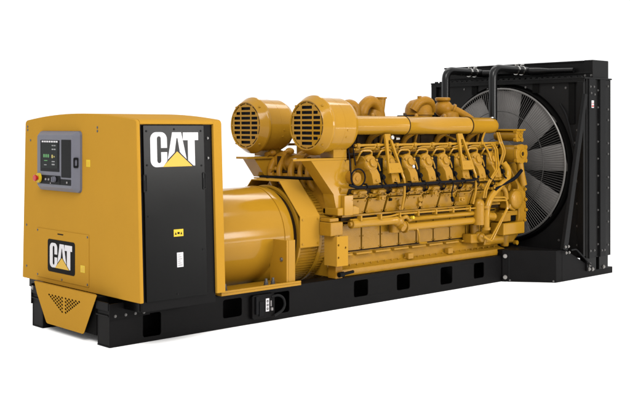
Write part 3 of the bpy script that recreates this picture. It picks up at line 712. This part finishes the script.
# big cross housing with a flange facing the camera side
def crossdrum(x, z, r, y0, y1, fr, hole):
    m = MB(); m.lathe([(0,r*.5),(.03,r*.9),(.08,r),((y0-y1)-.06,r),((y0-y1)-.05,fr),((y0-y1),fr)], (x,y0,z), (0,-1,0), 36)
    o = m.build('water_housing', M_YC, G, bevel=.006)
    m = MB(); m.lathe([(0,fr*.38),(.02,fr*.38),(.02,fr*.24),(0,fr*.24)], (x,y1,z), (0,-1,0), 24, closed=True, cap=False); m.build('hub_ring', M_Y, o)
    m = MB(); m.cyl((x,y1-.001,z),(x,y1-.008,z),fr*.24,n=20); m.build('dark_bore', M_BR if hole else M_YC, o)
    for k in range(4):
        t = 2*PI*k/4+PI/4; m2 = MB(); m2.cyl((x+fr*.98*math.cos(t), y1+.05, z+fr*.98*math.sin(t)), (x+fr*.98*math.cos(t), y1-.006, z+fr*.98*math.sin(t)), .034, n=14); m2.build('flange_lug', M_YC, o)
    return o
crossdrum(7.30, 1.935, .138, -.45, -.915, .150, True)
crossdrum(7.30, 2.215, .085, -.40, -.87, .09, False)
m = MB(); m.box(7.20,7.42,-.90,-.42,2.292,2.318); m.build('flat_bracket', M_Y, G, bevel=.004)
m = MB(); m.box(7.12,7.26,-.60,-.42,2.05,2.12); m.build('link_block', M_HAR, G, bevel=.01)
m = MB(); m.tube([(7.32,-.86,1.80),(7.35,-.86,1.66),(7.42,-.86,1.45)], .055, 16, fillet=.05); m.build('drop_pipe', M_YC, G)
# thick curved hose
m = MB(); m.tube([(6.98,-.80,1.80),(7.02,-.86,1.70),(6.99,-.88,1.57),(6.72,-.90,1.44),(6.50,-.90,1.28),(6.42,-.90,1.10),(6.42,-.90,.84)], .052, 18, fillet=.12, seg=8); m.build('curved_pipe', M_Y, G)
m = MB(); m.cyl((6.42,-.90,1.18),(6.42,-.90,1.14),.062,n=20); m.cyl((6.42,-.90,.86),(6.42,-.90,.82),.066,n=20); m.cyl((6.32,-.84,1.20),(6.32,-.84,.90),.085,n=22); m.sphere((6.32,-.84,1.20),.088); m.cyl((6.36,-.84,1.05),(6.66,-.84,1.0),.075,.06,n=20); m.sphere((6.66,-.84,1.0),.065); m.build('pipe_manifold', M_YC, G, ang=45)
m = MB(); m.cyl((6.40,-.70,.90),(6.40,-.70,.66),.07,n=20); m.box(6.20,6.50,-.80,-.62,.62,.76); m.sphere((6.40,-.78,.72),.075); m.lathe([(0,.06),(.02,.075),(.05,.075),(.07,.05)], (6.40,-.80,.70), (0,-1,0), 18); m.build('oil_pump', M_YC, G, bevel=.02, ang=45)
# pump on the front corner
m = MB(); m.lathe([(0,.145),(.20,.150),(.23,.145),(.25,.115),(.26,.06)], (7.22,-.66,1.23), (0,-1,0), 36)
m.prism([(7.05,1.10),(7.20,1.05),(7.40,1.22),(7.38,1.38),(7.18,1.40)], 'y', -.86, -.66); m.build('water_pump', M_YC, G, bevel=.02)
m = MB(); m.box(7.02,7.36,-.83,-.68,.985,1.06); m.build('pump_bracket', M_YC, G, bevel=.01)
m = MB(); m.box(6.88,7.10,-.86,-.62,.90,1.04); m.build('filter_head', M_YC, G, bevel=.02)
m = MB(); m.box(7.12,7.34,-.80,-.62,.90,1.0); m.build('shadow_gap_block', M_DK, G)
m = MB(); m.box(6.86,7.40,-.90,-.64,.70,.885); m.build('oil_cooler', M_Y, G, bevel=.02)
m = MB(); m.prism([(6.55,.56),(7.30,.56),(7.38,.66),(7.38,.72),(6.60,.72)], 'y', -.76, -.60); m.cyl((6.60,-.70,.64),(7.0,-.74,.63),.075,n=20); m.cyl((7.12,-.72,.69),(7.12,-.72,.50),.08,.06,n=20); m.build('lower_casting', M_YC, G, bevel=.02, ang=45)
m = MB(); m.cyl((7.34,-.74,.55),(7.34,-.80,.55),.035,n=16); m.build('drain_cap', M_Y, G)
# slim tube pairs at the front
for d in (0, .05):
    m = MB(); m.tube([(6.74+d,-.75,2.10),(6.72+d,-.84,2.02),(6.68+d,-.90,1.72),(6.42+d*.8,-.94,1.53),(6.33+d,-.94,1.42),(6.33+d,-.92,1.30)], .014, 8, fillet=.05); m.build('slim_tube', M_Y, G)
    m = MB(); m.tube([(6.52,-.93,1.30-d*.9),(6.84+d*.5,-.95,1.285-d*.9),(6.88+d*.4,-.95,1.13),(6.44+d,-.95,.66-d*.3),(6.34,-.92,.72+d*.3)], .014, 8, fillet=.04); m.build('slim_tube', M_Y, G)
    m = MB(); m.tube([(6.95+d,-.70,2.26),(6.86+d,-.82,2.12),(6.90+d,-.86,1.98),(6.88+d,-.80,1.78)], .016, 8, fillet=.06); m.build('slim_tube', M_Y, G)
m = MB(); m.tube([(6.66,-.69,2.27),(6.52,-.74,2.14),(6.58,-.82,1.98),(6.55,-.9,1.84)], .016, 8, fillet=.05); m.build('slim_tube', M_Y, G)
m = MB(); m.tube([(5.92,-.50,2.24),(6.05,-.62,2.16)], .018, 8); m.build('slim_tube', M_Y, G)
m = MB(); m.tube([(6.60,-.92,1.40),(6.85,-.92,1.50),(7.10,-.93,1.56),(7.28,-.92,1.68)], .028, 12, fillet=.1); m.build('black_hose', M_HAR, G)
m = MB(); m.box(6.95,7.20,-.70,-.60,1.42,1.80); m.cyl((7.05,-.70,1.44),(7.10,-.84,1.42),.06,n=18); m.tube([(6.86,-.84,1.46),(6.95,-.86,1.38),(7.0,-.84,1.24)], .04, 14, fillet=.06); m.build('thermostat_casting', M_YC, G, bevel=.015, ang=45)

# ------------------------------------------------------------------ radiator base
for sg in (-1, 1):
    m = MB()
    plan = [(6.86,sg*.872),(7.35,sg*1.50),(7.50,sg*1.505),(7.50,sg*.60),(6.86,sg*.60)]
    m.prism(plan, 'z', .0, .482)
    RB = m.build('radiator_base', M_K, G, bevel=.006)
    a, b = sorted((sg*1.505, sg*1.30))
    m = MB(); m.prism([(7.501,.0),(8.94,.0),(8.94,.10),(8.45,.10),(8.28,.16),(7.62,.47),(7.501,.475)], 'y', a, b); m.build('sloped_side', M_K, RB, bevel=.006)
    a, b = sorted((sg*1.53, sg*1.40))
    m = MB()
    for x in (8.15, 8.50): m.box(x, x+.26, a, b, .101, .32)
    m.build('radiator_foot', M_KR, RB, bevel=.004)
    m = MB(); m.tube([(7.66,sg*1.56,.475),(7.80,sg*1.56,.475),(8.16,sg*1.56,.235),(8.22,sg*1.56,.20)], .012, 8, fillet=.03); m.build('edge_tube', M_KG, RB)
    if sg < 0:
        d = Vector((.628,-.49,0)); nn = Vector((d.y, -d.x, 0)).normalized()
        nn = Vector((-.787,-.617,0)) if True else nn
        e1 = Vector((6.86,-.872,0)); e2 = Vector((7.35,-1.50,0)); nn = Vector((e2.y-e1.y, -(e2.x-e1.x), 0)).normalized()
        for z in (.39, .07):
            m = MB(); c = e1+(e2-e1)*.05+Vector((0,0,z)); m.cyl(c, c+nn*.03, .034, .03, n=18); m.cyl(c+nn*.03, c+nn*.045, .02, n=6); m.build('anchor_bolt', M_ST, RB)
        for t in (.14, .95):
            m = MB(); c = e1+(e2-e1)*t+Vector((0,0,.025)); m.cyl(c, c+nn*.012, .014, n=12); m.build('base_bolt', M_STD, RB)
        m = MB(); q0 = e1+(e2-e1)*.115; q1 = e1+(e2-e1)*.13; m.faces([q0+nn*.002, q1+nn*.002, q1+nn*.002+V(0,0,.45), q0+nn*.002+V(0,0,.45), q0+nn*.008, q1+nn*.008, q1+nn*.008+V(0,0,.45), q0+nn*.008+V(0,0,.45)], [(0,1,2,3),(4,5,6,7),(0,1,5,4),(1,2,6,5),(2,3,7,6),(3,0,4,7)]); m.build('plate_edge', M_KG, RB)
m = MB(); m.box(7.501,8.9,-1.29,1.29,.0,.12); m.box(6.96,7.50,-.599,.599,.10,.40); m.build('base_deck', M_K, G, bevel=.005)

# ------------------------------------------------------------------ radiator
FZ = 1.75
m = MB(); m.sheet([(-1.55,.30),(1.55,.30),(1.55,3.10),(-1.55,3.10)], [circ(0,FZ,1.315,96)], (8.10+.02,0,0), (0,-1,0), (0,0,1), .02)
CW = m.build('radiator_cowl', M_KC, G)
m = MB(); m.lathe([(8.125,1.34),(8.19,1.33),(8.19,1.255),(8.06,1.255),(8.02,1.262),(8.02,1.272),(8.06,1.268),(8.165,1.27),(8.17,1.31),(8.125,1.32)], (0,0,FZ), (1,0,0), 96, closed=True, cap=False); m.build('fan_shroud', M_DK, CW)
m = MB(); m.box(8.20,8.80,-1.47,1.47,.30,3.08); RC = m.build('radiator_core', M_DK, G)
# vertical straps on the cowl front
for y in (-1.30,-.62,.05,.62):
    m = MB(); m.box(8.075,8.0985,y-.055,y+.055,2.90 if abs(y) < 1.2 else 2.4,3.06); m.build('cowl_strap', M_DK, CW, bevel=.003)
for y in (-1.485, 1.485):
    m = MB(); m.box(8.03,8.0985,y-.055,y+.055,.34,3.06); m.build('cowl_edge_channel', M_KR, CW, bevel=.004)
m = MB(); m.box(8.04,8.83,-1.56,1.56,3.101,3.1255); m.box(8.04,8.06,-1.55,1.55,3.05,3.1005)
for k in range(28):
    y = -1.46+k*.108; m.box(8.06,8.09,y-.03,y+.03,3.126,3.147)
m.build('top_lip', M_KR, CW, bevel=.003)
# side of the radiator: columns
def sidecols(sg):
    P_ = []
    for x0, x1, yy, mt in ((8.121,8.15,1.55,M_KR),(8.151,8.32,1.572,M_KG),(8.321,8.48,1.53,M_KR),(8.481,8.64,1.565,M_KG),(8.641,8.80,1.54,M_KR),(8.801,8.815,1.545,M_KR)):
        m = MB(); a, b = sorted((sg*1.471, sg*yy)); m.box(x0, x1, a, b, .30, 3.10); o = m.build('side_column', mt, G, bevel=.005); P_.append(o)
    return P_
sc_ = sidecols(-1); sidecols(1)
for k in range(10):
    z = .50+k*.27
    bolt(sc_[2], (8.46,-1.531,z), (0,-1,0), .013, .012, M_STD)
    bolt(sc_[4], (8.74,-1.541,z+(.07 if k%2 else -.03)), (0,-1,0), .013, .012, M_STD)
for x, z in ((8.18,.42),(8.29,.42),(8.52,.40),(8.60,.40),(8.18,2.98),(8.28,2.98),(8.20,2.88),(8.30,2.86)): bolt(sc_[1] if x < 8.4 else sc_[3], (x,-1.573 if x < 8.4 else -1.566,z), (0,-1,0), .013, .012, M_STD)
for x, z in ((8.22,.20),(8.30,.12),(8.62,.13),(8.20,.13)): bolt(sc_[1], (x,-1.535,z), (0,-1,0), .022, .02, M_ST)
m = MB(); m.box(8.21,8.275,-1.5745,-1.5722,2.65,2.765); lb = m.build('white_tag', M_WH, sc_[1])
m = MB(); m.box(8.215,8.27,-1.5756,-1.5747,2.665,2.69); m.box(8.215,8.27,-1.5756,-1.5747,2.715,2.725); m.build('tag_print', M_RED, sc_[1])
for y, z in ((-.1,2.99),(-.42,3.0),(-.95,2.98),(-1.18,2.97),(-1.30,2.82),(-1.39,2.30),(-1.39,1.98),(-1.39,1.50),(-1.39,1.15),(-1.39,.80),(-1.39,.50),(-1.27,2.62),(-1.35,2.10),(-1.22,.62),(-1.05,.55),(.35,2.99),(.85,3.0),(1.3,2.9),(1.38,2.4),(-1.41,2.55),(-1.41,.98)):
    bolt(CW, (8.099,y,z), (-1,0,0), .014, .014, M_STD)
# struts
for sg in (-1, 1):
    m = MB(); p0 = Vector((7.56,sg*1.50,.48)); p1 = Vector((8.06,sg*1.55,2.86)); d = (p1-p0).normalized()
    w = Vector((d.z,0,-d.x)); t = Vector((0,1,0))
    r0 = [p0+w*.06+t*.03, p0-w*.06+t*.03, p0-w*.06-t*.03, p0+w*.06-t*.03]; r1 = [p1+w*.035+t*.03, p1-w*.035+t*.03, p1-w*.035-t*.03, p1+w*.035-t*.03]
    m.rings([r0, r1]); S = m.build('brace_strut', M_KG, G, bevel=.006)
    if sg < 0:
        for dx in (-.035,.045):
            for z in (.53,.44): bolt(S, (7.58+dx,-1.535 if z > .5 else -1.548,z), (0,-1,0), .016, .016)
m = MB(); m.tube([(8.09,-1.08,2.72),(8.05,-1.22,2.55),(8.05,-1.36,2.05)], .014, 8, fillet=.1); m.build('cowl_stay', M_KG, G)
m = MB(); m.cyl((8.09,-1.38,1.72),(8.06,-1.38,1.72),.05,.04,n=18); m.build('cowl_plug', M_KG, G)
# fan
m = MB(); m.cyl((8.03,0,FZ),(8.16,0,FZ),.26,.28,n=40); m.cyl((7.98,0,FZ),(8.03,0,FZ),.16,n=30); FAN = m.build('cooling_fan', M_KG, G, bevel=.01)
NB = 9
def blade():
    m = MB(); rows = []
    for i in range(7):
        r = .25+.95*i/6; wd = .17+.075*i/6; tw = math.radians(38-16*i/6)
        row = []
        for j in range(7):
            s_ = (j/6-.5)*2; cam_ = .035*(1-s_*s_)
            a = s_*wd; row.append(Vector((-a*math.sin(tw)*.55-cam_, a*math.cos(tw), r)))
        rows.append(row)
    bm = m.bm; vs = [[bm.verts.new(p) for p in row] for row in rows]; v2 = [[bm.verts.new(p+Vector((.008,0,0))) for p in row] for row in rows]
    for i in range(6):
        for j in range(6):
            bm.faces.new((vs[i][j],vs[i][j+1],vs[i+1][j+1],vs[i+1][j])); bm.faces.new((v2[i][j],v2[i+1][j],v2[i+1][j+1],v2[i][j+1]))
    for i in range(6):
        for j in (0, 6): bm.faces.new((vs[i][j],vs[i+1][j],v2[i+1][j],v2[i][j]))
    for j in range(6):
        for i in (0, 6): bm.faces.new((vs[i][j],vs[i][j+1],v2[i][j+1],v2[i][j]))
    return m
for k in range(NB):
    if k == 0: b0 = blade().build('fan_blade', M_AL, FAN, loc=(8.10,0,FZ)); b = b0
    else: b = b0.copy(); COL.objects.link(b)
    b.rotation_euler = (math.radians(4+360/NB*k), 0, 0)
# guard
m = MB(); NW = 180
for k in range(NW):
    t = 2*PI*k/NW; u = Vector((0,math.cos(t),math.sin(t)))
    m.tube([Vector((7.94,0,FZ))+u*.42, Vector((7.955,0,FZ))+u*.9, Vector((8.0,0,FZ))+u*1.228], .0040, 4)
for x, r in ((7.94,.42),(7.953,.86)):
    m.tube([(x,r*math.cos(2*PI*k/72),FZ+r*math.sin(2*PI*k/72)) for k in range(72)], .006, 6, closed=True)
GU = m.build('fan_guard', M_WIRE, G)
m = MB(); m.tube([(8.0,1.232*math.cos(2*PI*k/96),FZ+1.232*math.sin(2*PI*k/96)) for k in range(96)], .017, 10, closed=True); m.build('guard_rim', M_RING, GU)
# top tank
m = MB(); m.box(8.43,8.86,-1.30,1.56,3.126,3.40); TK = m.build('radiator_top_tank', M_KR, G, bevel=.012)
m = MB(); m.box(8.415,8.88,-1.47,-1.301,3.126,3.415); m.build('tank_end', M_KR, TK, bevel=.012)
m = MB(); m.box(8.40,8.429,-1.45,1.56,3.20,3.225); m.box(8.405,8.429,-1.3,1.56,3.385,3.41)
for k in range(24): m.box(8.41,8.429,-1.22+k*.115,-1.18+k*.115,3.15,3.175)
m.build('tank_flange', M_KR, TK, bevel=.003)
for y, z in ((-1.33,3.17),(-1.44,3.17)): bolt(TK, (8.414,y,z), (-1,0,0), .014, .012, M_STD)
# coolant hoses
def hose(y, xe):
    m = MB(); m.tube([(7.37,y,2.30),(7.37,y,3.29),(xe,y,3.275)], .066, 20, fillet=.17, seg=10); h = m.build('coolant_hose', M_RUB, G); return h
H1 = hose(.66, 8.43); H2 = hose(-.31, 8.43)
for H, y in ((H1,.66),(H2,-.31)):
    for x in (7.98,8.13):
        m = MB(); m.lathe([(0,.067),(0,.076),(.035,.076),(.035,.067)], (x,y,3.279), (1,0,0), 28, closed=True, cap=False); m.cyl((x+.017,y+.02,3.37),(x+.017,y-.05,3.37),.016,n=8); m.build('hose_clamp', M_CHR, H)
m = MB(); m.tube([(8.30,-.36,3.27),(8.36,-.60,3.27),(8.37,-1.15,3.262)], [.062,.04], 16, fillet=.1); m.build('bleed_pipe', M_RUB, G)
m = MB(); m.tube([(8.30,.60,3.27),(8.36,.38,3.27),(8.37,-.15,3.26)], [.06,.04], 16, fillet=.1); m.build('bleed_pipe', M_RUB, G)

# the cabinet sits a touch towards the far side of the skid
for o in COL.objects:
    if o.parent == G and o.name.split('.')[0] in ('end_panel','cabinet_roof','cabinet_flange','rear_bulkhead','cabinet_body','door_frame','side_door','control_panel'):
        o.location.y += .04
